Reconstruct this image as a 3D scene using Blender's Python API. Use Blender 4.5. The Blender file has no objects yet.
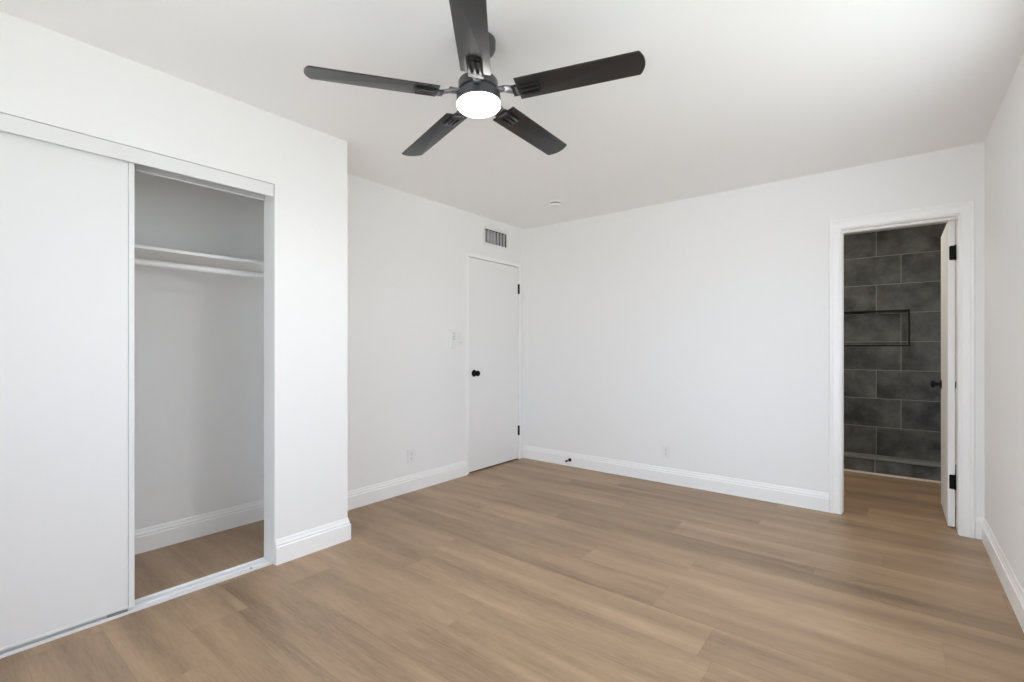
import bpy, bmesh, math, random
from mathutils import Vector, Matrix

# ------------------------------------------------------------------ camera, light, exposure
SC = bpy.context.scene
COL = SC.collection
EYE = 1.1751
YAW = 0.67216
cam_data = bpy.data.cameras.new('camera')
cam_data.sensor_width = 36.0
cam_data.lens = 480.70 / 1024 * 36.0
cam_data.shift_y = 6.94 / 1024
cam_data.clip_start = 0.02
cam = bpy.data.objects.new('camera', cam_data)
COL.objects.link(cam)
cam.location = (0, 0, EYE)
cam.rotation_euler = (math.pi / 2, 0, YAW)
SC.camera = cam

SC.view_settings.view_transform = 'Standard'
SC.view_settings.look = 'None'
SC.view_settings.gamma = 1.0
SC.view_settings.use_curve_mapping = False
SC.view_settings.exposure = 0.08
SC.cycles.max_bounces = 16
SC.cycles.diffuse_bounces = 12
SC.cycles.sample_clamp_indirect = 6.0

# daylight outside: colour and strength of the sky and of the sunlit ground, on the east (right) and south (rear) side, balanced to even out the walls
EAST_SKY = (2.59, 2.94, 3.50)
EAST_GROUND = (3.36, 3.64, 3.57)
SOUTH_SKY = (4.90, 5.81, 7.00)
SOUTH_GROUND = (4.76, 5.11, 5.39)
FAN_LAMP = (8.0, 8.2, 8.3)     # watts of the lamp under the fan
LENS_GLOW = 12.0
BATH_LIGHT = (33.0, 31.0, 27.0)

world = bpy.data.worlds.new('daylight')
SC.world = world
world.use_nodes = True
nt = world.node_tree
nt.nodes.clear()
w_out = nt.nodes.new('ShaderNodeOutputWorld')
w_bg = nt.nodes.new('ShaderNodeBackground')
w_tc = nt.nodes.new('ShaderNodeTexCoord')
w_sep = nt.nodes.new('ShaderNodeSeparateXYZ')
nt.links.new(w_tc.outputs['Generated'], w_sep.inputs[0])
w_up = nt.nodes.new('ShaderNodeMapRange')
w_up.inputs['From Min'].default_value = -0.06
w_up.inputs['From Max'].default_value = 0.06
nt.links.new(w_sep.outputs['Z'], w_up.inputs['Value'])
w_sum = nt.nodes.new('ShaderNodeMath')
nt.links.new(w_sep.outputs['X'], w_sum.inputs[0])
nt.links.new(w_sep.outputs['Y'], w_sum.inputs[1])
w_side = nt.nodes.new('ShaderNodeMapRange')
w_side.inputs['From Min'].default_value = -0.15
w_side.inputs['From Max'].default_value = 0.15
nt.links.new(w_sum.outputs[0], w_side.inputs['Value'])
def sky_mix(fac, a, b):
    k = nt.nodes.new('ShaderNodeMix')
    k.data_type = 'RGBA'
    nt.links.new(fac, k.inputs['Factor'])
    for sock, v in ((k.inputs[6], a), (k.inputs[7], b)):
        if isinstance(v, tuple): sock.default_value = (*v, 1)
        else: nt.links.new(v, sock)
    return k.outputs[2]
w_sky = sky_mix(w_side.outputs['Result'], SOUTH_SKY, EAST_SKY)
w_gnd = sky_mix(w_side.outputs['Result'], SOUTH_GROUND, EAST_GROUND)
nt.links.new(sky_mix(w_up.outputs['Result'], w_gnd, w_sky), w_bg.inputs['Color'])
nt.links.new(w_bg.outputs[0], w_out.inputs[0])

# ------------------------------------------------------------------ room dimensions
H = 2.44            # ceiling
XL = -3.105         # wall with the plain door
YB = 4.111          # wall with the bathroom doorway
XC = -2.626         # closet front wall
YC = 1.679          # outer corner of the closet
XR = 0.432          # right wall
YR = -0.75          # rear wall (behind the camera)
XCB = -3.392        # back of closet
WT = 0.125          # wall thickness
YT = 6.55           # tiled wall of the shower
XBL = -1.30         # bathroom left wall
BBH, BBT = 0.135, 0.015
CO = (-0.29, 1.236, 2.062)          # closet opening: y0, y1, top
BD = (-0.290, 0.3135, 2.012)        # bathroom clear opening: x0, x1, top
LD = (3.258, 4.012, 2.022)          # left door slab: y0, y1, top
WIN_R = (0.90, 2.70, 0.80, 2.10)    # right wall window y0,y1,z0,z1
WIN_B = (-1.70, 0.10, 0.60, 2.10)   # added rear wall window x0,x1,z0,z1

def portal(name, loc, rot, sx, sy):
    l = bpy.data.lights.new(name, 'AREA')
    l.shape = 'RECTANGLE'
    l.size, l.size_y = sx, sy
    l.cycles.is_portal = True
    o = bpy.data.objects.new(name, l)
    COL.objects.link(o)
    o.location = loc
    o.rotation_euler = rot

portal('window_daylight', (XR + WT + 0.02, (WIN_R[0] + WIN_R[1]) / 2, (WIN_R[2] + WIN_R[3]) / 2),
       (0, math.pi / 2, 0), WIN_R[3] - WIN_R[2], WIN_R[1] - WIN_R[0])

portal('window_daylight', ((WIN_B[0] + WIN_B[1]) / 2, YR - WT - 0.02, (WIN_B[2] + WIN_B[3]) / 2),
       (-math.pi / 2, 0, 0), WIN_B[1] - WIN_B[0], WIN_B[3] - WIN_B[2])

# ------------------------------------------------------------------ materials
def mat(name, color, rough=0.5, metal=0.0, spec=0.5, bump=0.0, bump_scale=200.0, vary=0.0, vary_scale=3.0):
    m = bpy.data.materials.new(name)
    m.use_nodes = True
    n = m.node_tree
    b = n.nodes['Principled BSDF']
    b.inputs['Base Color'].default_value = (*color, 1)
    b.inputs['Roughness'].default_value = rough
    b.inputs['Metallic'].default_value = metal
    b.inputs['Specular IOR Level'].default_value = spec
    geo = n.nodes.new('ShaderNodeTexCoord')
    if bump:
        t = n.nodes.new('ShaderNodeTexNoise')
        t.inputs['Scale'].default_value = bump_scale
        t.inputs['Detail'].default_value = 3
        bp = n.nodes.new('ShaderNodeBump')
        bp.inputs['Strength'].default_value = bump
        bp.inputs['Distance'].default_value = 0.002
        n.links.new(geo.outputs['Object'], t.inputs['Vector'])
        n.links.new(t.outputs['Fac'], bp.inputs['Height'])
        n.links.new(bp.outputs['Normal'], b.inputs['Normal'])
    if vary:
        t = n.nodes.new('ShaderNodeTexNoise')
        t.inputs['Scale'].default_value = vary_scale
        t.inputs['Detail'].default_value = 4
        r = n.nodes.new('ShaderNodeMapRange')
        r.inputs['To Min'].default_value = 1 - vary
        r.inputs['To Max'].default_value = 1 + vary
        mx = n.nodes.new('ShaderNodeMix')
        mx.data_type = 'RGBA'
        mx.blend_type = 'MULTIPLY'
        mx.inputs['Factor'].default_value = 1
        mx.inputs[6].default_value = (*color, 1)
        n.links.new(geo.outputs['Object'], t.inputs['Vector'])
        n.links.new(t.outputs['Fac'], r.inputs['Value'])
        n.links.new(r.outputs['Result'], mx.inputs[7])
        n.links.new(mx.outputs[2], b.inputs['Base Color'])
    return m

def node_math(n, op, a, b=None, c=None):
    k = n.nodes.new('ShaderNodeMath')
    k.operation = op
    for i, v in enumerate((a, b, c)):
        if v is None:
            continue
        if isinstance(v, (int, float)):
            k.inputs[i].default_value = v
        else:
            n.links.new(v, k.inputs[i])
    return k.outputs[0]

def plank_material():
    m = bpy.data.materials.new('oak vinyl planks')
    m.use_nodes = True
    n = m.node_tree
    L = n.links
    b = n.nodes['Principled BSDF']
    tc = n.nodes.new('ShaderNodeTexCoord')
    sp = n.nodes.new('ShaderNodeSeparateXYZ')
    L.new(tc.outputs['Object'], sp.inputs[0])
    PW, PL = 0.229, 1.52
    yy = node_math(n, 'DIVIDE', node_math(n, 'ADD', sp.outputs['Y'], 10.03), PW)
    row = node_math(n, 'FLOOR', yy)
    fy = node_math(n, 'FRACT', yy)
    wn = n.nodes.new('ShaderNodeTexWhiteNoise')
    wn.noise_dimensions = '1D'
    L.new(row, wn.inputs['W'])
    xx = node_math(n, 'ADD', node_math(n, 'DIVIDE', node_math(n, 'ADD', sp.outputs['X'], 20.0), PL), wn.outputs['Value'])
    colm = node_math(n, 'FLOOR', xx)
    fx = node_math(n, 'FRACT', xx)
    cv = n.nodes.new('ShaderNodeCombineXYZ')
    L.new(row, cv.inputs[0])
    L.new(colm, cv.inputs[1])
    wn2 = n.nodes.new('ShaderNodeTexWhiteNoise')
    wn2.noise_dimensions = '2D'
    L.new(cv.outputs[0], wn2.inputs['Vector'])
    rnd = wn2.outputs['Value']
    # grain: noise stretched along the plank, shifted per plank
    gv = n.nodes.new('ShaderNodeCombineXYZ')
    L.new(node_math(n, 'MULTIPLY_ADD', rnd, 37.0, node_math(n, 'MULTIPLY', sp.outputs['X'], 0.55)), gv.inputs[0])
    L.new(node_math(n, 'MULTIPLY', sp.outputs['Y'], 5.0), gv.inputs[1])
    L.new(node_math(n, 'MULTIPLY', rnd, 91.0), gv.inputs[2])
    g1 = n.nodes.new('ShaderNodeTexNoise')
    g1.inputs['Scale'].default_value = 1.7
    g1.inputs['Detail'].default_value = 5
    g1.inputs['Roughness'].default_value = 0.55
    g1.inputs['Distortion'].default_value = 0.25
    L.new(gv.outputs[0], g1.inputs['Vector'])
    g2 = n.nodes.new('ShaderNodeTexNoise')
    g2.inputs['Scale'].default_value = 22
    g2.inputs['Detail'].default_value = 5
    g2.inputs['Roughness'].default_value = 0.65
    L.new(gv.outputs[0], g2.inputs['Vector'])
    ramp = n.nodes.new('ShaderNodeValToRGB')
    e = ramp.color_ramp.elements
    e[0].position, e[0].color = 0.30, (0.205, 0.133, 0.081, 1)
    e[1].position, e[1].color = 0.72, (0.465, 0.318, 0.198, 1)
    k = ramp.color_ramp.elements.new(0.52)
    k.color = (0.347, 0.233, 0.142, 1)
    s = node_math(n, 'ADD', node_math(n, 'MULTIPLY', g1.outputs['Fac'], 0.70), node_math(n, 'MULTIPLY', g2.outputs['Fac'], 0.30))
    s = node_math(n, 'ADD', s, node_math(n, 'MULTIPLY', node_math(n, 'SUBTRACT', rnd, 0.5), 0.16))
    L.new(s, ramp.inputs['Fac'])
    # seams
    ey = node_math(n, 'MULTIPLY', node_math(n, 'MINIMUM', fy, node_math(n, 'SUBTRACT', 1.0, fy)), PW)
    ex = node_math(n, 'MULTIPLY', node_math(n, 'MINIMUM', fx, node_math(n, 'SUBTRACT', 1.0, fx)), PL)
    edge = node_math(n, 'MINIMUM', ex, ey)
    seam = node_math(n, 'LESS_THAN', edge, 0.0010)
    mx = n.nodes.new('ShaderNodeMix')
    mx.data_type = 'RGBA'
    mx.blend_type = 'MULTIPLY'
    L.new(node_math(n, 'MULTIPLY', seam, 0.30), mx.inputs['Factor'])
    L.new(ramp.outputs['Color'], mx.inputs[6])
    mx.inputs[7].default_value = (0.35, 0.3, 0.25, 1)
    L.new(mx.outputs[2], b.inputs['Base Color'])
    b.inputs['Roughness'].default_value = 0.42
    b.inputs['Specular IOR Level'].default_value = 0.4
    bp = n.nodes.new('ShaderNodeBump')
    bp.inputs['Strength'].default_value = 0.12
    bp.inputs['Distance'].default_value = 0.001
    L.new(g2.outputs['Fac'], bp.inputs['Height'])
    L.new(bp.outputs['Normal'], b.inputs['Normal'])
    return m

def tile_material(name, z0, row_h, tile_w, xa, xb, even_is_a=True, shift_row=99.0):
    """Large dark tiles: rows start at z0, vertical joints alternate between xa and xb."""
    m = bpy.data.materials.new(name)
    m.use_nodes = True
    n = m.node_tree
    L = n.links
    b = n.nodes['Principled BSDF']
    tc = n.nodes.new('ShaderNodeTexCoord')
    sp = n.nodes.new('ShaderNodeSeparateXYZ')
    L.new(tc.outputs['Object'], sp.inputs[0])
    zz = node_math(n, 'DIVIDE', node_math(n, 'SUBTRACT', sp.outputs['Z'], z0 - 10 * row_h), row_h)
    row = node_math(n, 'FLOOR', zz)
    fz = node_math(n, 'FRACT', zz)
    odd = node_math(n, 'FLOORED_MODULO', node_math(n, 'ADD', row, node_math(n, 'GREATER_THAN', row, shift_row)), 2.0)
    a, c = (xa, xb) if even_is_a else (xb, xa)
    off = node_math(n, 'MULTIPLY_ADD', odd, c - a, a)
    xx = node_math(n, 'DIVIDE', node_math(n, 'ADD', node_math(n, 'SUBTRACT', sp.outputs['X'], off), 10 * tile_w), tile_w)
    fx = node_math(n, 'FRACT', xx)
    col = node_math(n, 'FLOOR', xx)
    ez = node_math(n, 'MULTIPLY', node_math(n, 'MINIMUM', fz, node_math(n, 'SUBTRACT', 1.0, fz)), row_h)
    ex = node_math(n, 'MULTIPLY', node_math(n, 'MINIMUM', fx, node_math(n, 'SUBTRACT', 1.0, fx)), tile_w)
    joint = node_math(n, 'LESS_THAN', node_math(n, 'MINIMUM', ex, ez), 0.0024)
    cv = n.nodes.new('ShaderNodeCombineXYZ')
    L.new(row, cv.inputs[0])
    L.new(col, cv.inputs[1])
    wn = n.nodes.new('ShaderNodeTexWhiteNoise')
    wn.noise_dimensions = '2D'
    L.new(cv.outputs[0], wn.inputs['Vector'])
    ad = n.nodes.new('ShaderNodeVectorMath')
    ad.operation = 'ADD'
    L.new(tc.outputs['Object'], ad.inputs[0])
    sc = n.nodes.new('ShaderNodeVectorMath')
    sc.operation = 'SCALE'
    L.new(wn.outputs['Color'], sc.inputs[0])
    sc.inputs['Scale'].default_value = 9.0
    L.new(sc.outputs[0], ad.inputs[1])
    t = n.nodes.new('ShaderNodeTexNoise')
    t.inputs['Scale'].default_value = 3.6
    t.inputs['Detail'].default_value = 6
    t.inputs['Roughness'].default_value = 0.62
    t.inputs['Distortion'].default_value = 0.15
    L.new(ad.outputs[0], t.inputs['Vector'])
    ramp = n.nodes.new('ShaderNodeValToRGB')
    e = ramp.color_ramp.elements
    e[0].position, e[0].color = 0.36, (0.034, 0.034, 0.032, 1)
    e[1].position, e[1].color = 0.68, (0.165, 0.165, 0.157, 1)
    L.new(t.outputs['Fac'], ramp.inputs['Fac'])
    mx = n.nodes.new('ShaderNodeMix')
    mx.data_type = 'RGBA'
    L.new(joint, mx.inputs['Factor'])
    L.new(ramp.outputs['Color'], mx.inputs[6])
    mx.inputs[7].default_value = (0.36, 0.355, 0.335, 1)
    L.new(mx.outputs[2], b.inputs['Base Color'])
    b.inputs['Roughness'].default_value = 0.5
    return m

M_WALL = mat('white wall paint', (0.895, 0.893, 0.886), 0.75, spec=0.25, bump=0.10, bump_scale=120)
M_CEIL = mat('white ceiling paint', (0.935, 0.937, 0.935), 0.85, spec=0.2, bump=0.15, bump_scale=90)
M_TRIM = mat('white trim enamel', (0.945, 0.944, 0.94), 0.35)
M_DOOR = mat('white door enamel', (0.89, 0.888, 0.884), 0.45)
M_SLIDE = mat('white sliding panel', (0.81, 0.81, 0.81), 0.4)
M_ALU = mat('white coated aluminium', (0.80, 0.80, 0.80), 0.35, metal=0.0)
M_ALUG = mat('grey aluminium channel', (0.30, 0.31, 0.33), 0.4, metal=0.6)
M_CHAN = mat('track channel with painted shade', (0.62, 0.62, 0.62), 0.45, metal=0.1)  # white aluminium, with the shade inside the header put into its colour
M_FLOOR = plank_material()
M_TILE = tile_material('charcoal shower tile', 0.010, 0.308, 0.614, -0.156, 0.054, True, 13.5)
M_CURBT = tile_material('charcoal curb tile', -0.170, 0.308, 0.614, -0.142, 0.10, True)
M_CAP = mat('grey stone curb cap', (0.20, 0.20, 0.19), 0.4, vary=0.25, vary_scale=12)
M_CAULK = mat('cream caulk strip', (0.78, 0.72, 0.62), 0.6)
M_BLACK = mat('matte black metal', (0.004, 0.004, 0.0045), 0.5, spec=0.15)
M_EDGE = mat('black tile edging', (0.004, 0.004, 0.004), 0.7, spec=0.1)
M_GUN = mat('gunmetal fan metal', (0.10, 0.10, 0.105), 0.38, metal=0.75)
M_BRACKET = mat('dark blade bracket metal', (0.045, 0.045, 0.05), 0.28, metal=0.7)
M_BLADE = mat('charcoal fan blade', (0.016, 0.016, 0.018), 0.30, spec=0.7, vary=0.12, vary_scale=18)
M_PLASTIC = mat('white plastic', (0.86, 0.86, 0.855), 0.35)
M_SLOT = mat('grey plastic slot', (0.16, 0.16, 0.16), 0.5)
M_DUCT = mat('dark duct interior', (0.10, 0.10, 0.098), 0.7)
M_BUTTON = mat('light grey buttons', (0.60, 0.60, 0.60), 0.5)
M_ARM = mat('grey blade arm metal', (0.20, 0.20, 0.205), 0.35, metal=0.8)
M_GROUT = mat('grey grout line', (0.22, 0.22, 0.205), 0.8)
M_STEEL = mat('brushed steel', (0.5, 0.5, 0.5), 0.35, metal=1.0)
M_RUBBER = mat('dark rubber', (0.03, 0.03, 0.03), 0.6)
M_VINYLW = mat('white vinyl window frame', (0.85, 0.85, 0.85), 0.4)

M_LENS = bpy.data.materials.new('lit opal lens')
M_LENS.use_nodes = True
_b = M_LENS.node_tree.nodes['Principled BSDF']
_b.inputs['Base Color'].default_value = (0.9, 0.9, 0.88, 1)
_b.inputs['Emission Color'].default_value = (1.0, 0.97, 0.92, 1)
_b.inputs['Emission Strength'].default_value = LENS_GLOW

M_GLASS = bpy.data.materials.new('clear window glass')
M_GLASS.use_nodes = True
_n = M_GLASS.node_tree
_n.nodes.clear()
_o = _n.nodes.new('ShaderNodeOutputMaterial')
_mx = _n.nodes.new('ShaderNodeMixShader')
_t = _n.nodes.new('ShaderNodeBsdfTransparent')
_g = _n.nodes.new('ShaderNodeBsdfGlossy')
_g.inputs['Roughness'].default_value = 0.02
_mx.inputs[0].default_value = 0.06
_n.links.new(_t.outputs[0], _mx.inputs[1])
_n.links.new(_g.outputs[0], _mx.inputs[2])
_n.links.new(_mx.outputs[0], _o.inputs[0])

# ------------------------------------------------------------------ mesh helpers
def link(name, bm, material, parent=None, smooth=False):
    me = bpy.data.meshes.new(name)
    bmesh.ops.recalc_face_normals(bm, faces=bm.faces)
    bm.to_mesh(me)
    bm.free()
    for m in (material if isinstance(material, (list, tuple)) else [material]):
        me.materials.append(m)
    if smooth:
        for p in me.polygons:
            p.use_smooth = True
        me.set_sharp_from_angle(angle=math.radians(35))
    o = bpy.data.objects.new(name, me)
    COL.objects.link(o)
    if parent:
        o.parent = parent
    return o

def tag(o, label, cat=None, kind=None, group=None):
    o['label'] = label
    if cat: o['category'] = cat
    if kind: o['kind'] = kind
    if group: o['group'] = group
    return o

def empty(name, loc, label, cat, group=None, kind=None):
    o = bpy.data.objects.new(name, None)
    o.empty_display_size = 0.05
    COL.objects.link(o)
    o.location = loc
    return tag(o, label, cat, kind, group)

def box(bm, x0, x1, y0, y1, z0, z1, bevel=0.0, mtx=None, seg=2, mi=0):
    r = bmesh.ops.create_cube(bm, size=1.0)
    vs = r['verts']
    for v in vs:
        v.co = Vector((x0 if v.co.x < 0 else x1, y0 if v.co.y < 0 else y1, z0 if v.co.z < 0 else z1))
    faces = {f for v in vs for f in v.link_faces}
    for f in faces: f.material_index = mi
    if bevel > 0:
        es = list({e for v in vs for e in v.link_edges})
        rr = bmesh.ops.bevel(bm, geom=es, offset=bevel, segments=seg, profile=0.5, affect='EDGES')
        vs = list({v for f in rr['faces'] for v in f.verts} | {v for v in vs if v.is_valid})
    if mtx is not None:
        for v in vs: v.co = mtx @ v.co
    return vs

def lathe(bm, prof, n=40, mtx=None, cap=True):
    """prof: list of (r, z). Revolve about Z."""
    rings = []
    for r, z in prof:
        if r < 1e-6:
            v = bm.verts.new((0, 0, z)); rings.append([v])
        else:
            rings.append([bm.verts.new((r * math.cos(2 * math.pi * i / n), r * math.sin(2 * math.pi * i / n), z)) for i in range(n)])
    for a, b in zip(rings, rings[1:]):
        for i in range(n):
            j = (i + 1) % n
            if len(a) == 1 and len(b) == 1: continue
            if len(a) == 1: bm.faces.new((a[0], b[i], b[j]))
            elif len(b) == 1: bm.faces.new((a[i], b[0], a[j]))
            else: bm.faces.new((a[i], b[i], b[j], a[j]))
    if cap:
        for rr in (rings[0], rings[-1]):
            if len(rr) > 2: bm.faces.new(rr)
    vs = [v for rr in rings for v in rr]
    if mtx is not None:
        for v in vs: v.co = mtx @ v.co
    return vs

def prism(bm, pts, z0, z1, mtx=None, bevel=0.0):
    """pts: outline in XY, extruded along Z."""
    lo = [bm.verts.new((x, y, z0)) for x, y in pts]
    hi = [bm.verts.new((x, y, z1)) for x, y in pts]
    n = len(pts)
    f1 = bm.faces.new(lo); f2 = bm.faces.new(hi)
    for i in range(n):
        j = (i + 1) % n
        bm.faces.new((lo[i], lo[j], hi[j], hi[i]))
    vs = lo + hi
    if bevel:
        es = list(set(f1.edges) | set(f2.edges))
        rr = bmesh.ops.bevel(bm, geom=es, offset=bevel, segments=2, profile=0.5, affect='EDGES')
        vs = list({v for f in rr['faces'] for v in f.verts} | {v for v in vs if v.is_valid})
    if mtx is not None:
        for v in vs: v.co = mtx @ v.co
    return vs

def sweep(bm, path, prof, out0=None):
    """Sweep a (t, z) profile along a floor path; t points to the LEFT of travel. Mitred corners."""
    P = [Vector(p) for p in path]
    ns = []
    for i in range(len(P)):
        d1 = (P[i] - P[i - 1]).normalized() if i > 0 else None
        d2 = (P[i + 1] - P[i]).normalized() if i < len(P) - 1 else None
        l1 = Vector((-d1.y, d1.x)) if d1 else None
        l2 = Vector((-d2.y, d2.x)) if d2 else None
        if l1 is None: ns.append(l2)
        elif l2 is None: ns.append(l1)
        else:
            m = (l1 + l2).normalized()
            ns.append(m / m.dot(l1))
    rings = []
    for p, nv in zip(P, ns):
        rings.append([bm.verts.new((p.x + nv.x * t, p.y + nv.y * t, z)) for t, z in prof])
    k = len(prof)
    for a, b in zip(rings, rings[1:]):
        for i in range(k):
            j = (i + 1) % k
            bm.faces.new((a[i], b[i], b[j], a[j]))
    bm.faces.new(rings[0]); bm.faces.new(rings[-1])

def cells(bm, us, vs, holes, put):
    """Fill a wall made of grid cells except those inside holes."""
    for a, b in zip(us, us[1:]):
        for c, d in zip(vs, vs[1:]):
            mu, mv = (a + b) / 2, (c + d) / 2
            if any(h[0] < mu < h[1] and h[2] < mv < h[3] for h in holes): continue
            put(a, b, c, d)

def wall_x(name, x0, x1, y0, y1, holes, material, label, z0=0.0, z1=H):
    bm = bmesh.new()
    us = sorted({y0, y1} | {v for h in holes for v in h[:2]})
    vs = sorted({z0, z1} | {min(max(v, z0), z1) for h in holes for v in h[2:]})
    cells(bm, us, vs, holes, lambda a, b, c, d: box(bm, x0, x1, a, b, c, d))
    bmesh.ops.remove_doubles(bm, verts=bm.verts, dist=1e-5)
    dedupe(bm)
    return tag(link(name, bm, material), label, 'wall', 'structure')

def wall_y(name, y0, y1, x0, x1, holes, material, label, z0=0.0, z1=H):
    bm = bmesh.new()
    us = sorted({x0, x1} | {v for h in holes for v in h[:2]})
    vs = sorted({z0, z1} | {min(max(v, z0), z1) for h in holes for v in h[2:]})
    cells(bm, us, vs, holes, lambda a, b, c, d: box(bm, a, b, y0, y1, c, d))
    bmesh.ops.remove_doubles(bm, verts=bm.verts, dist=1e-5)
    dedupe(bm)
    return tag(link(name, bm, material), label, 'wall', 'structure')

def dedupe(bm):
    """Remove the interior faces shared by neighbouring cells."""
    seen = {}
    for f in list(bm.faces):
        key = tuple(sorted(v.index for v in f.verts))
        seen.setdefault(key, []).append(f)
    bm.verts.index_update()
    seen = {}
    for f in bm.faces:
        key = tuple(sorted(v.index for v in f.verts))
        seen.setdefault(key, []).append(f)
    dead = [f for fs in seen.values() if len(fs) > 1 for f in fs]
    bmesh.ops.delete(bm, geom=dead, context='FACES_ONLY')

T = Matrix.Translation
def R(a, ax): return Matrix.Rotation(a, 4, ax)

# ------------------------------------------------------------------ shell
bm = bmesh.new(); box(bm, -3.60, 0.60, -0.95, 6.85, -0.06, 0.0)
tag(link('floor', bm, M_FLOOR), 'light brown oak-look plank floor running through bedroom, closet and bathroom', 'floor', 'structure')
bm = bmesh.new(); box(bm, -3.60, 0.60, -0.95, 6.85, H, H + 0.08)
tag(link('ceiling', bm, M_CEIL), 'flat white ceiling above the ceiling fan', 'ceiling', 'structure')

# left wall with a shallow recess that holds the plain door
DJ = 0.040
bm = bmesh.new()
hole = (LD[0] - DJ, LD[1] + DJ, 0.0, LD[2] + DJ)
VENT = (3.475, 3.809, 2.199, 2.335)
us = sorted({YC, YB, hole[0], hole[1], VENT[0], VENT[1]}); vs = sorted({0.0, H, hole[3], VENT[2], VENT[3]})
cells(bm, us, vs, [hole, VENT], lambda a, b, c, d: box(bm, XL - WT, XL, a, b, c, d))
bmesh.ops.remove_doubles(bm, verts=bm.verts, dist=1e-5); dedupe(bm)
box(bm, XL - WT - 0.05, XL - WT, YC, YB + 0.12, 0, H)
tag(link('wall_left', bm, M_WALL), 'white wall with the plain white door and the air vent', 'wall', 'structure')

wall_x('wall_closet', XC - WT, XC, YR, YC, [(CO[0], CO[1], -1, CO[2])], M_WALL,
       'white wall around the open closet, with the outer corner')
wall_y('wall_closet_side', YC - 0.11, YC, XCB - 0.1, XC - WT, [], M_WALL, 'white end wall of the closet')
wall_y('wall_closet_end', CO[0] - 0.11, CO[0] - 0.01, XCB, XC - WT, [], M_WALL, 'white unseen closet end wall behind the sliding door, moved in to brighten the closet')  # unseen wall set close in so the closet loses less light
wall_x('wall_closet_back', XCB - 0.1, XCB, YR, YC - 0.11, [], M_WALL, 'white back wall inside the open closet')
wall_y('wall_rear', YR - WT, YR, XCB - 0.1, XR + WT, [WIN_B], M_WALL, 'white wall behind the camera with an added window')
wall_x('wall_right', XR, XR + WT, YR - WT, YT + 0.1, [WIN_R], M_WALL, 'white wall at the right edge of the view')
wall_y('wall_back', YB, YB + WT, XL - WT - 0.05, XR, [(BD[0] - 0.02, BD[1] + 0.02, -1, BD[2] + 0.02)], M_WALL,
       'long white wall with the doorway to the bathroom')
wall_x('wall_bathroom', XBL - 0.1, XBL, YB + WT, YT + 0.1, [], M_WALL, 'white side wall inside the bathroom')

# tiled shower wall with niche
NI = (-0.80, 0.116, 1.205, 1.568)
bm = bmesh.new()
us = sorted({XBL, XR, NI[0], NI[1]}); vs = sorted({0.0, H, NI[2], NI[3]})
cells(bm, us, vs, [NI], lambda a, b, c, d: box(bm, a, b, YT, YT + 0.09, c, d))
bmesh.ops.remove_doubles(bm, verts=bm.verts, dist=1e-5); dedupe(bm)
box(bm, XBL, XR, YT + 0.09, YT + 0.12, 0, H)
shw = tag(link('wall_shower', bm, M_TILE), 'dark grey tiled shower wall seen through the doorway', 'wall', 'structure')
bm = bmesh.new()
fw = 0.012
for a in ((NI[0] - fw, NI[1] + fw, NI[2] - fw, NI[2]), (NI[0] - fw, NI[1] + fw, NI[3], NI[3] + fw),
          (NI[0] - fw, NI[0], NI[2], NI[3]), (NI[1], NI[1] + fw, NI[2], NI[3])):
    box(bm, a[0], a[1], YT - 0.004, YT + 0.02, a[2], a[3])
tag(link('niche_frame', bm, M_EDGE, shw), 'black metal edging around the shower niche')
bm = bmesh.new()
box(bm, NI[1] - 0.010, NI[1] - 0.004, YT + 0.086, YT + 0.0905, NI[2], NI[3])
box(bm, NI[0], NI[1] - 0.004, YT + 0.086, YT + 0.0905, NI[2] + 0.004, NI[2] + 0.010)
link('grout_line', bm, M_GROUT, shw)

# ------------------------------------------------------------------ baseboards
BB = [(0, 0), (BBT, 0), (BBT, 0.092), (BBT - 0.002, 0.096), (BBT - 0.005, 0.0975), (BBT - 0.005, 0.103), (BBT - 0.0035, 0.106),
      (BBT - 0.006, 0.112), (BBT - 0.009, 0.118), (BBT - 0.010, 0.126), (BBT - 0.012, 0.132), (BBT - 0.0135, BBH), (0, BBH)]
def baseboard(name, path, label):
    bm = bmesh.new(); sweep(bm, path, BB)
    return tag(link(name, bm, M_TRIM), label, 'baseboard', 'structure')
# each path is travelled with the open room on its left
baseboard('baseboard_left', [(XL, LD[0] - DJ - 0.001), (XL, YC)], 'white baseboard on the short wall between closet corner and plain door')
baseboard('baseboard_closet', [(XL + BBT, YC), (XC, YC), (XC, CO[1] + 0.003)], 'white baseboard wrapping the outer corner of the closet wall')
baseboard('baseboard_closet_inside', [(XC - WT, CO[1] + 0.006), (XC - WT, YC - 0.11), (XCB, YC - 0.11), (XCB, CO[0] - 0.01)], 'white baseboard inside the open closet')
baseboard('baseboard_back', [(-0.3665, YB), (XL, YB)], 'white baseboard along the long back wall')
baseboard('baseboard_right', [(XR, YR), (XR, YB), (0.391, YB)], 'white baseboard along the right wall beside the doorway')

# ------------------------------------------------------------------ bathroom doorway: casing, jamb, stop
CAS = [(0, 0), (0, 0.009), (0.003, 0.0115), (0.010, 0.0115), (0.013, 0.010), (0.040, 0.0125), (0.048, 0.015), (0.052, 0.0178),
       (0.063, 0.0180), (0.067, 0.016), (0.0695, 0.012), (0.0695, 0)]
bm = bmesh.new()
sweep(bm, [(BD[0] - 0.006, 0), (BD[0] - 0.006, BD[2] + 0.006), (BD[1] + 0.006, BD[2] + 0.006), (BD[1] + 0.006, 0)], CAS)
for v in bm.verts: v.co = Vector((v.co.x, YB - v.co.z, v.co.y))
tag(link('trim_1', bm, M_TRIM), 'white moulded casing around the bathroom doorway', 'door casing', 'structure')
bm = bmesh.new()
ja, jb = YB - 0.001, YB + WT + 0.001
box(bm, BD[0] - 0.02, BD[0], ja, jb, 0, BD[2] + 0.02, 0.001)
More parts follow.
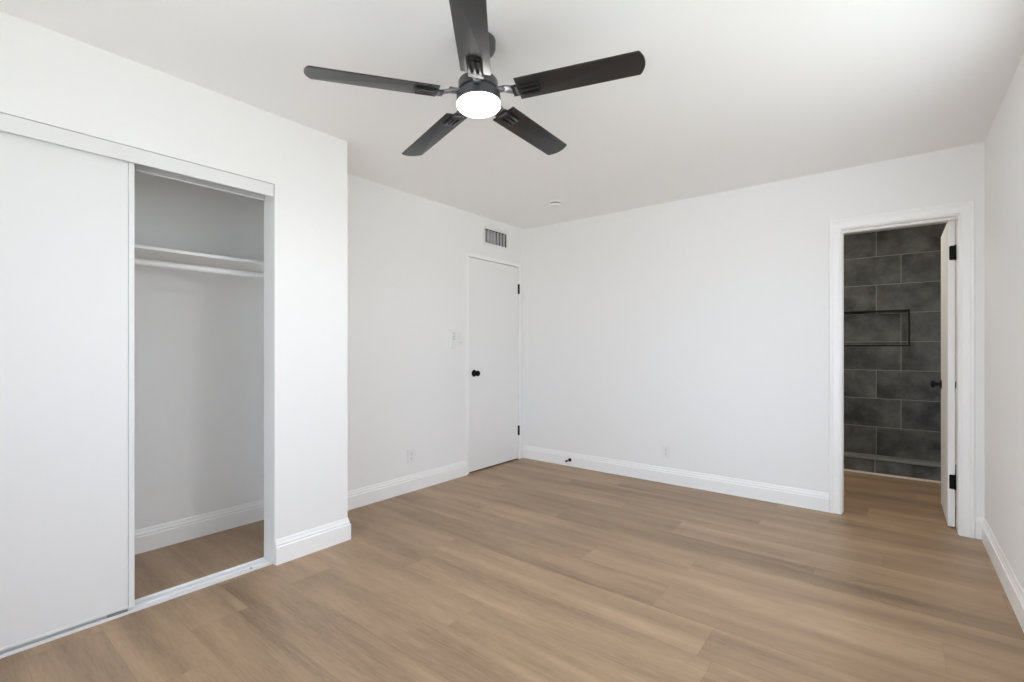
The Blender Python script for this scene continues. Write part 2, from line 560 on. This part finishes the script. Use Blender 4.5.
box(bm, BD[1], BD[1] + 0.02, ja, jb, 0, BD[2] + 0.02, 0.001)
box(bm, BD[0], BD[1], ja, jb, BD[2], BD[2] + 0.02, 0.001)
sa, sb = YB + 0.048, YB + WT - 0.038
box(bm, BD[0], BD[0] + 0.004, sa, sb, 0, BD[2], 0.001)
box(bm, BD[0] + 0.004, BD[1], sa, sb, BD[2] - 0.016, BD[2], 0.0015)
tag(link('trim_2', bm, M_TRIM), 'white jamb lining the bathroom doorway', 'door jamb', 'structure')

def rounded_rect(w, h, r, n=5):
    pts = []
    for cx, cy, a0 in ((w / 2 - r, h / 2 - r, 0), (-w / 2 + r, h / 2 - r, 90), (-w / 2 + r, -h / 2 + r, 180), (w / 2 - r, -h / 2 + r, 270)):
        for i in range(n + 1):
            a = math.radians(a0 + 90 * i / n)
            pts.append((cx + r * math.cos(a), cy + r * math.sin(a)))
    return pts

def knob_parts(door, at, axis, label=None):
    """Round door knob on a rosette; axis is the outward direction."""
    q = Vector((0, 0, 1)).rotation_difference(Vector(axis)).to_matrix().to_4x4()
    m = T(at) @ q
    bm = bmesh.new()
    lathe(bm, [(0.033, 0), (0.033, 0.004), (0.030, 0.008), (0.013, 0.010), (0.011, 0.028), (0.018, 0.034), (0.026, 0.042),
               (0.0275, 0.050), (0.024, 0.058), (0.014, 0.0615), (0, 0.062)], 36, m)
    o = link('knob', bm, M_BLACK, door, True)
    o['label'] = label or 'round black door knob'
    return o

# ------------------------------------------------------------------ door_1: plain slab in the left wall
bm = bmesh.new()
box(bm, XL - 0.037, XL - 0.002, LD[0], LD[1], 0.014, LD[2], 0.0015)
d1 = tag(link('door_1', bm, M_DOOR), 'closed plain white slab door with a black knob', 'door', 'structure')
knob_parts(d1, (XL - 0.002, 3.328, 0.936), (1, 0, 0))
for z in (1.796, 0.306):
    bm = bmesh.new()
    lathe(bm, [(0.0, -0.052), (0.0045, -0.052), (0.0075, -0.049), (0.0075, 0.049), (0.0045, 0.052), (0.0, 0.052)], 16, T((XL + 0.0045, LD[1] + 0.003, z)), cap=False)
    box(bm, XL - 0.03, XL + 0.004, LD[1] + 0.0003, LD[1] + 0.0018, z - 0.05, z + 0.05)
    box(bm, XL - 0.0035, XL - 0.0005, LD[1] - 0.010, LD[1] + 0.002, z - 0.05, z + 0.05)
    o = link('hinge', bm, M_BLACK, d1, True); o['label'] = 'black door hinge'
bm = bmesh.new()
box(bm, XL - 0.025, XL - 0.0012, LD[0] - 0.0022, LD[0] + 0.0005, 0.936 - 0.028, 0.936 + 0.028)
o = link('latch_plate', bm, M_BLACK, d1); o['label'] = 'dark latch plate on the door edge'
bm = bmesh.new()
box(bm, XL - 0.10, XL + 0.003, LD[0] - DJ, LD[0] - 0.004, 0, LD[2] + DJ, 0.001)
box(bm, XL - 0.10, XL + 0.003, LD[1] + 0.0020, LD[1] + DJ, 0, LD[2] + DJ, 0.001)
box(bm, XL - 0.10, XL + 0.003, LD[0] - 0.004, LD[1] + 0.006, LD[2] + 0.007, LD[2] + DJ, 0.001)
box(bm, XL - 0.09, XL - 0.040, LD[0] - 0.004, LD[0] + 0.010, 0, LD[2] + 0.007)
box(bm, XL - 0.09, XL - 0.040, LD[1] - 0.010, LD[1] + 0.006, 0, LD[2] + 0.007)
box(bm, XL - 0.09, XL - 0.040, LD[0] + 0.010, LD[1] - 0.010, LD[2] - 0.010, LD[2] + 0.007)
tag(link('trim_3', bm, M_TRIM), 'narrow white frame around the plain slab door', 'door frame', 'structure')

# ------------------------------------------------------------------ door_2: bathroom door standing open
dx0, dx1 = 0.2725, 0.3085
dy0, dy1 = YB + WT + 0.004, YB + WT + 0.599
bm = bmesh.new()
box(bm, dx0, dx1, dy0, dy1, 0.010, 2.008, 0.0015)
d2 = tag(link('door_2', bm, M_DOOR), 'white bathroom door standing open, seen edge on in the doorway', 'door', 'structure')
for z in (1.795, 0.302):
    bm = bmesh.new()
    m = T((dx0 + 0.0215, dy0 - 0.0012, z)) @ R(math.pi / 2, 'X')
    pts = rounded_rect(0.029, 0.094, 0.008)
    prism(bm, pts, -0.001, 0.0012, m)
    lathe(bm, [(0.0, -0.050), (0.006, -0.050), (0.006, 0.050), (0.0, 0.050)], 14, T((BD[1] - 0.0025, dy0 - 0.0035, z)), cap=False)
    o = link('hinge', bm, M_BLACK, d2); o['label'] = 'black hinge leaf on the door edge'
knob_parts(d2, (dx0, dy1 - 0.066, 0.905), (-1, 0, 0))
knob_parts(d2, (dx1, dy1 - 0.066, 0.905), (1, 0, 0))

# ------------------------------------------------------------------ shower curb
curb = empty('shower_curb', (0, 5.585, 0), 'low dark tiled curb with a grey cap on the bathroom floor', 'shower curb')
def local(o, e):
    for v in o.data.vertices: v.co -= e.location
    return o
bm = bmesh.new(); box(bm, XBL + 0.002, XR - 0.002, 5.592, 5.705, 0.0, 0.132)
o = link('curb_body', bm, M_CURBT, curb); o.location = (0, -5.585, 0)
bm = bmesh.new(); box(bm, XBL + 0.002, XR - 0.002, 5.584, 5.715, 0.134, 0.156, 0.003)
local(link('curb_cap', bm, M_CAP, curb), curb)
bm = bmesh.new(); box(bm, XBL + 0.002, XR - 0.002, 5.588, 5.715, 0.1305, 0.1345)
local(link('edge_strip', bm, M_EDGE, curb), curb)
bm = bmesh.new(); box(bm, XBL + 0.002, XR - 0.002, 5.574, 5.592, 0.0, 0.016, 0.003)
o = local(link('base_strip', bm, M_CAULK, curb), curb); o['label'] = 'cream strip along the floor'

# ------------------------------------------------------------------ closet: sliding door, tracks, shelf, rod
sy0, sy1 = -0.282, 0.629
px = -2.648
bm = bmesh.new(); box(bm, px - 0.026, px - 0.002, sy0 + 0.0235, sy1 - 0.0235, 0.036, 2.022, 0.001)
d3 = tag(link('door_3', bm, M_SLIDE), 'flat white sliding closet door covering the left half of the closet', 'door', 'structure')
for a, b in ((sy0, sy0 + 0.022), (sy1 - 0.022, sy1)):
    bm = bmesh.new(); box(bm, px - 0.031, px, a, b, 0.026, 2.03, 0.0025)
    link('stile', bm, M_ALU, d3)
bm = bmesh.new(); box(bm, px - 0.029, px - 0.0008, sy0 + 0.022, sy1 - 0.022, 0.026, 0.037, 0.001)
link('bottom_rail', bm, M_ALU, d3)

hd = empty('header_track', (XC, 0.32, 2.06), 'white fascia and track along the top of the closet opening', 'closet track')
bm = bmesh.new(); box(bm, XC - 0.014, XC + 0.001, CO[0] + 0.002, CO[1] - 0.005, 1.993, 2.0585, 0.001)
local(link('fascia', bm, M_SLIDE, hd), hd)
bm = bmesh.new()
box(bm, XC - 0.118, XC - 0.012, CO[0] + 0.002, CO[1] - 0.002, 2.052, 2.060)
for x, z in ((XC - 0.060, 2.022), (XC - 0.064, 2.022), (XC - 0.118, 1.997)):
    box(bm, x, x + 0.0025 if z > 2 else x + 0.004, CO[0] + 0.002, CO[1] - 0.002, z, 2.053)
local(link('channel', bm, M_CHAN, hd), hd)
bm = bmesh.new(); box(bm, XC - 0.119, XC - 0.110, CO[0] + 0.002, CO[1] - 0.002, 1.994, 1.9985, 0.0005)
local(link('guide_lip', bm, M_TRIM, hd), hd)

ft = empty('floor_track', (XC - 0.07, 0.32, 0), 'white metal track on the floor under the sliding closet door', 'closet track')
bm = bmesh.new()
box(bm, XC - 0.119, XC - 0.020, CO[0] + 0.003, CO[1] - 0.003, 0.0, 0.004)
for x0, x1, z in ((XC - 0.026, XC - 0.018, 0.013), (XC - 0.074, XC - 0.060, 0.010), (XC - 0.121, XC - 0.112, 0.013)):
    box(bm, x0, x1, CO[0] + 0.003, CO[1] - 0.003, 0.0, z, 0.0015)
local(link('rail', bm, M_ALU, ft), ft)
bm = bmesh.new(); lathe(bm, [(0, 0.0055), (0.003, 0.0055), (0.0055, 0.004), (0.0055, 0.0035)], 14, T((XC - 0.050, 1.135, 0.0015)))
local(link('screw', bm, M_RUBBER, ft), ft)
bm = bmesh.new()
box(bm, XC - 0.0275, XC - 0.0205, 0.535, 0.605, 0.004, 0.024, 0.002)
local(link('floor_guide', bm, M_ALUG, ft), ft)['label'] = 'grey door guide in the track'

bm = bmesh.new(); box(bm, XCB + 0.001, -3.06, CO[0] - 0.008, YC - 0.112, 1.692, 1.710, 0.002)
tag(link('closet_shelf', bm, M_TRIM), 'white shelf board across the closet above the hanging rod', 'shelf')
rod = empty('closet_rod', (-3.07, 0.4, 1.622), 'white hanging rod below the closet shelf', 'clothes rod')
bm = bmesh.new(); lathe(bm, [(0.0165, CO[0] - 0.006 - 0.4), (0.0165, YC - 0.114 - 0.4)], 24, R(-math.pi / 2, 'X'))
link('rod', bm, M_TRIM, rod, True)
for y, a in ((CO[0] - 0.009, -1), (YC - 0.111, 1)):
    bm = bmesh.new()
    lathe(bm, [(0.031, 0), (0.031, 0.004), (0.022, 0.006), (0.022, 0.018), (0.017, 0.018)], 24, T((0, y - 0.4, 0)) @ R(a * math.pi / 2, 'X'))
    link('rod_socket', bm, M_TRIM, rod, True)

# ------------------------------------------------------------------ wall fittings
# air vent above the plain door
vy0, vy1, vz0, vz1 = 3.475, 3.809, 2.199, 2.335
vent = empty('air_vent', (XL, (vy0 + vy1) / 2, (vz0 + vz1) / 2), 'white air vent with upright slats above the plain door', 'vent')
bm = bmesh.new()
fb = 0.024
box(bm, XL, XL + 0.006, vy0 - fb, vy0, vz0 - fb, vz1 + fb, 0.0015)
box(bm, XL, XL + 0.006, vy1, vy1 + fb, vz0 - fb, vz1 + fb, 0.0015)
box(bm, XL, XL + 0.006, vy0, vy1, vz1, vz1 + fb, 0.0015)
box(bm, XL, XL + 0.006, vy0, vy1, vz0 - fb, vz0, 0.0015)
local(link('frame', bm, M_PLASTIC, vent), vent)
bm = bmesh.new()
box(bm, XL - 0.110, XL - 0.106, vy0 + 0.001, vy1 - 0.001, vz0 + 0.001, vz1 - 0.001)
for ya, yb, za, zb in ((vy0 + 0.001, vy0 + 0.003, vz0 + 0.001, vz1 - 0.001), (vy1 - 0.003, vy1 - 0.001, vz0 + 0.001, vz1 - 0.001),
                       (vy0 + 0.003, vy1 - 0.003, vz0 + 0.001, vz0 + 0.003), (vy0 + 0.003, vy1 - 0.003, vz1 - 0.003, vz1 - 0.001)):
    box(bm, XL - 0.106, XL - 0.001, ya, yb, za, zb)
o = local(link('duct', bm, M_DUCT, vent), vent); o['label'] = 'dark duct behind the slats'
N = 7
for i in range(N):
    y = vy0 + (i + 0.35) * (vy1 - vy0) / N + 0.008
    a = math.radians((-4, -2, -4, -6, -12, -14, -16)[i])
    bm = bmesh.new()
    box(bm, -0.018, 0.018, -0.0012, 0.0012, vz0 + 0.0005, vz1 - 0.0005, 0, T((XL - (0.019 if i < 4 else 0.014), y, 0)) @ R(a, 'Z'))
    local(link('slat', bm, M_PLASTIC, vent), vent)

def plate(bm, w, h, d=0.006):
    prism(bm, rounded_rect(w, h, 0.006), 0, d, bevel=0.002)
def wall_m(loc, facing):
    """local x = right along the wall seen from the room, y = up, z = out of the wall"""
    if facing == '+X':
        return Matrix(((0, 0, 1, loc[0]), (1, 0, 0, loc[1]), (0, 1, 0, loc[2]), (0, 0, 0, 1)))
    return Matrix(((1, 0, 0, loc[0]), (0, 0, -1, loc[1]), (0, 1, 0, loc[2]), (0, 0, 0, 1)))

def outlet(loc, facing, label):
    e = empty('wall_outlet', loc, label, 'outlet', 'white wall outlets')
    e.matrix_world = wall_m(loc, facing)
    bm = bmesh.new(); plate(bm, 0.074, 0.120)
    link('cover_plate', bm, M_PLASTIC, e)
    for s in (-1, 1):
        bm = bmesh.new()
        prism(bm, rounded_rect(0.033, 0.029, 0.010), 0.004, 0.0078, T((0, s * 0.0195, 0)), bevel=0.0008)
        r = link('receptacle', bm, M_PLASTIC, e)
        for x, hh in ((-0.0065, 0.0085), (0.0065, 0.007)):
            bm = bmesh.new()
            box(bm, x - 0.0014, x + 0.0014, s * 0.0195 + 0.003 - hh / 2, s * 0.0195 + 0.003 + hh / 2, 0.0075, 0.0081)
            link('slot', bm, M_SLOT, r)
        bm = bmesh.new()
        lathe(bm, [(0.0026, 0.0075), (0.0026, 0.0081)], 12, T((0, s * 0.0195 - 0.008, 0)))
        link('slot', bm, M_SLOT, r)
    bm = bmesh.new(); lathe(bm, [(0.003, 0.0055), (0.003, 0.0067), (0.002, 0.0071)], 12)
    link('screw', bm, M_STEEL, e)
    return e
outlet((XL, 2.570, 0.290), '+X', 'white wall outlet low on the wall left of the plain door')
outlet((-1.556, YB, 0.271), '-Y', 'white wall outlet low on the long back wall')

sw = empty('light_switch', (XL, 3.140, 1.262), 'white light switch beside the plain door frame, right of the taller wall control', 'switch')
sw.matrix_world = wall_m((XL, 3.140, 1.262), '+X')
bm = bmesh.new(); plate(bm, 0.074, 0.120); link('cover_plate', bm, M_PLASTIC, sw)
bm = bmesh.new(); prism(bm, rounded_rect(0.034, 0.067, 0.003), 0.004, 0.0075, bevel=0.0008)
bk = link('bezel', bm, M_PLASTIC, sw)
bm = bmesh.new(); box(bm, -0.0145, 0.0145, -0.031, 0.031, 0.0, 0.006, 0.0015, T((0, 0, 0.005)) @ R(math.radians(4), 'X'))
link('rocker', bm, M_PLASTIC, sw)
bm = bmesh.new(); box(bm, -0.008, 0.008, -0.040, -0.037, 0.0055, 0.0066)
link('indicator', bm, M_SLOT, sw)

wc = empty('wall_control', (XL, 3.042, 1.258), 'tall white wall control left of the light switch', 'wall control')
wc.matrix_world = wall_m((XL, 3.042, 1.258), '+X')
bm = bmesh.new(); prism(bm, rounded_rect(0.078, 0.180, 0.008), 0, 0.010, bevel=0.002); link('cradle', bm, M_PLASTIC, wc)
bm = bmesh.new(); prism(bm, rounded_rect(0.050, 0.150, 0.008), 0.009, 0.020, T((0, 0.004, 0)), bevel=0.002); hs = link('handset', bm, M_PLASTIC, wc)
for y in (0.045, 0.022, -0.001):
    bm = bmesh.new(); prism(bm, rounded_rect(0.020, 0.012, 0.005), 0.0195, 0.0212, T((0, y, 0))); link('button', bm, M_BUTTON, hs)

# door stop on the back baseboard
st = empty('door_stop', (-2.524, YB - BBT, 0.063), 'small black door stop on the back baseboard near the corner', 'door stop')
bm = bmesh.new()
m = R(math.pi / 2, 'X')
lathe(bm, [(0.017, 0), (0.017, 0.003), (0.010, 0.007), (0.0055, 0.010), (0.0055, 0.062)], 24, m)
link('post', bm, M_BLACK, st, True)
bm = bmesh.new(); lathe(bm, [(0.0075, 0.060), (0.0105, 0.063), (0.0105, 0.074), (0.008, 0.078), (0, 0.079)], 24, m)
link('bumper', bm, M_RUBBER, st, True)

# smoke detector
sd = empty('smoke_detector', (-2.30, 3.495, H), 'round white smoke detector on the ceiling', 'smoke detector')
bm = bmesh.new()
lathe(bm, [(0.051, 0), (0.051, -0.008), (0.049, -0.010)], 40)
link('base_ring', bm, M_PLASTIC, sd, True)
bm = bmesh.new()
lathe(bm, [(0.041, -0.009), (0.041, -0.018)], 40)
o = link('sensor_gap', bm, M_DUCT, sd, True)
bm = bmesh.new()
lathe(bm, [(0.043, -0.018), (0.048, -0.020), (0.047, -0.031), (0.042, -0.036), (0.018, -0.038), (0, -0.038)], 40, cap=False)
link('cover', bm, M_PLASTIC, sd, True)
bm = bmesh.new(); lathe(bm, [(0.008, -0.0375), (0.008, -0.040), (0.006, -0.041), (0, -0.041)], 20, T((0.022, 0, 0)), cap=False)
link('test_button', bm, M_PLASTIC, sd, True)

# ------------------------------------------------------------------ ceiling fan
FX, FY, FZ = -1.3366, 1.4588, 2.205
fan = empty('ceiling_fan', (FX, FY, H), 'black five-blade ceiling fan with a lit round lamp', 'ceiling fan')
dz = FZ - H
TILT = T((0, 0, dz)) @ R(-0.0432, 'Y')
bm = bmesh.new()
lathe(bm, [(0.064, 0.0), (0.070, -0.004), (0.070, -0.036), (0.064, -0.050), (0.045, -0.066), (0.020, -0.075), (0.0, -0.075)], 48, cap=False)
link('canopy', bm, M_GUN, fan, True)
bm = bmesh.new()
lathe(bm, [(0.0125, 0.03), (0.0125, 0.172)], 24, TILT)
link('downrod', bm, M_GUN, fan, True)
bm = bmesh.new()
lathe(bm, [(0.0, 0.098), (0.022, 0.098), (0.026, 0.090), (0.030, 0.074), (0.062, 0.070), (0.078, 0.064), (0.081, 0.058), (0.081, 0.028), (0.074, 0.024),
           (0.074, 0.012), (0.088, 0.008), (0.0895, 0.005), (0.0895, -0.024), (0.086, -0.027), (0.0, -0.027)], 56, TILT, cap=False)
link('motor_housing', bm, M_GUN, fan, True)
bm = bmesh.new()
lathe(bm, [(0.084, -0.026), (0.0885, -0.027), (0.0893, -0.033), (0.0885, -0.040), (0.084, -0.0445), (0.06, -0.0465), (0.0, -0.048)], 56, TILT, cap=False)
lens = link('lamp_lens', bm, M_LENS, fan, True)
lens['label'] = 'glowing white round lamp lens'
ll = bpy.data.lights.new('fan_lamp', 'AREA')
ll.shape = 'DISK'
ll.size = 0.14
ll.color = tuple(c / max(FAN_LAMP) for c in FAN_LAMP)
ll.energy = max(FAN_LAMP)
lo = bpy.data.objects.new('fan_lamp', ll); COL.objects.link(lo)
lo.parent = lens
lo.matrix_basis = TILT @ T((0, 0, -0.0495))

# one blade along +X, then copies
RT, BW, R0, PIT, A0 = 0.6612, 0.1149, 0.168, -0.1835, 0.3659
def blade_outline():
    pts = [(R0, -BW / 2)]
    n = 14
    for i in range(n + 1):
        t = -1 + 2 * i / n
        w = t * BW / 2
        pts.append((RT - 0.020 * t * t, w))
    pts += [(R0, BW / 2)]
    out = []
    for p in pts:
        if not out or (Vector(p) - Vector(out[-1])).length > 1e-5: out.append(p)
    return out
PM = R(PIT, 'X')
bm = bmesh.new()
prism(bm, blade_outline(), -0.003, 0.003, PM, bevel=0.0012)
blade_me = link('blade', bm, M_BLADE, fan, True)
def bracket_bm():
    bm = bmesh.new()
    # screw pad overlapping the blade root
    box(bm, 0.146, 0.184, -0.030, 0.030, -0.0085, -0.0030, 0.002, PM)
    # plate below the blade with an open raised frame
    prism(bm, rounded_rect(0.098, 0.060, 0.010), -0.0065, -0.0028, PM @ T((0.215, 0, 0)), bevel=0.001)
    for y in (-0.021, 0.0, 0.021):
        prism(bm, rounded_rect(0.076, 0.012, 0.0055), -0.013, -0.006, PM @ T((0.218, y, 0)), bevel=0.0015)
    box(bm, 0.172, 0.186, -0.027, 0.027, -0.0125, -0.0055, 0.002, PM)
    for x, y in ((0.196, 0.0105), (0.240, 0.0105), (0.240, -0.0105)):
        lathe(bm, [(0.0035, -0.0062), (0.0035, -0.008), (0, -0.0085)], 10, PM @ T((x, y, 0)), cap=False)
    return bm
def arm_bm():
    bm = bmesh.new()
    box(bm, 0.070, 0.122, -0.0145, 0.0145, 0.006, 0.020, 0.003)
    vs = box(bm, 0.112, 0.172, -0.022, 0.022, -0.011, -0.001, 0.003, PM)
    for v in vs:
        if v.co.x < 0.142:
            v.co.z += 0.016
            v.co.y *= 0.8
    return bm
brk = link('blade_bracket', bracket_bm(), M_BRACKET, blade_me, True)
arm = link('blade_arm', arm_bm(), M_ARM, blade_me, True)
blade_me.matrix_basis = TILT @ R(A0, 'Z')
for k in range(1, 5):
    b2 = blade_me.copy(); COL.objects.link(b2); b2.parent = fan
    b2.matrix_basis = TILT @ R(A0 + k * 2 * math.pi / 5, 'Z')
    for part in (brk, arm):
        c2 = part.copy(); COL.objects.link(c2); c2.parent = b2

# ------------------------------------------------------------------ unseen windows that light the room; the rear one is added
def window(name, horizontal, label):
    bm = bmesh.new(); gl = bmesh.new()
    a0, a1, z0, z1 = horizontal
    def put(m_, a, b, c, d, o0, o1):
        if name == 'window_1': box(m_, XR + o0, XR + o1, a, b, c, d)
        else: box(m_, a, b, YR - o1, YR - o0, c, d)
    f = 0.045
    mid = (a0 + a1) / 2
    for a, b, c, d in ((a0, a0 + f, z0, z1), (a1 - f, a1, z0, z1), (a0 + f, a1 - f, z0, z0 + f), (a0 + f, a1 - f, z1 - f, z1), (mid - f / 2, mid + f / 2, z0 + f, z1 - f)):
        put(bm, a, b, c, d, 0.06, 0.11)
    put(gl, a0 + f, a1 - f, z0 + f, z1 - f, 0.083, 0.087)
    w = tag(link(name, bm, M_VINYLW), label, 'window', 'structure')
    link('pane', gl, M_GLASS, w)
window('added_window', WIN_B, 'unseen white sliding window added in the rear wall to even out the light')  # unseen window, added so the far walls are lit more evenly
window('window_1', WIN_R, 'white sliding window in the right wall')

# small ceiling lamp of the bathroom, above the doorway and out of sight
bl = empty('bathroom_lamp', (-0.55, 4.95, H), 'round white flush lamp on the bathroom ceiling', 'ceiling light')
bm = bmesh.new(); lathe(bm, [(0.15, 0), (0.15, -0.02), (0.145, -0.022)], 40); link('lamp_base', bm, M_PLASTIC, bl, True)
M_BATH = bpy.data.materials.new('warm lamp glass')
M_BATH.use_nodes = True
_b = M_BATH.node_tree.nodes['Principled BSDF']
_b.inputs['Emission Color'].default_value = (*BATH_LIGHT, 1)
_b.inputs['Emission Strength'].default_value = 1.0
bm = bmesh.new(); lathe(bm, [(0.140, -0.022), (0.138, -0.045), (0.11, -0.07), (0.06, -0.083), (0, -0.087)], 40, cap=False)
link('lamp_glass', bm, M_BATH, bl, True)
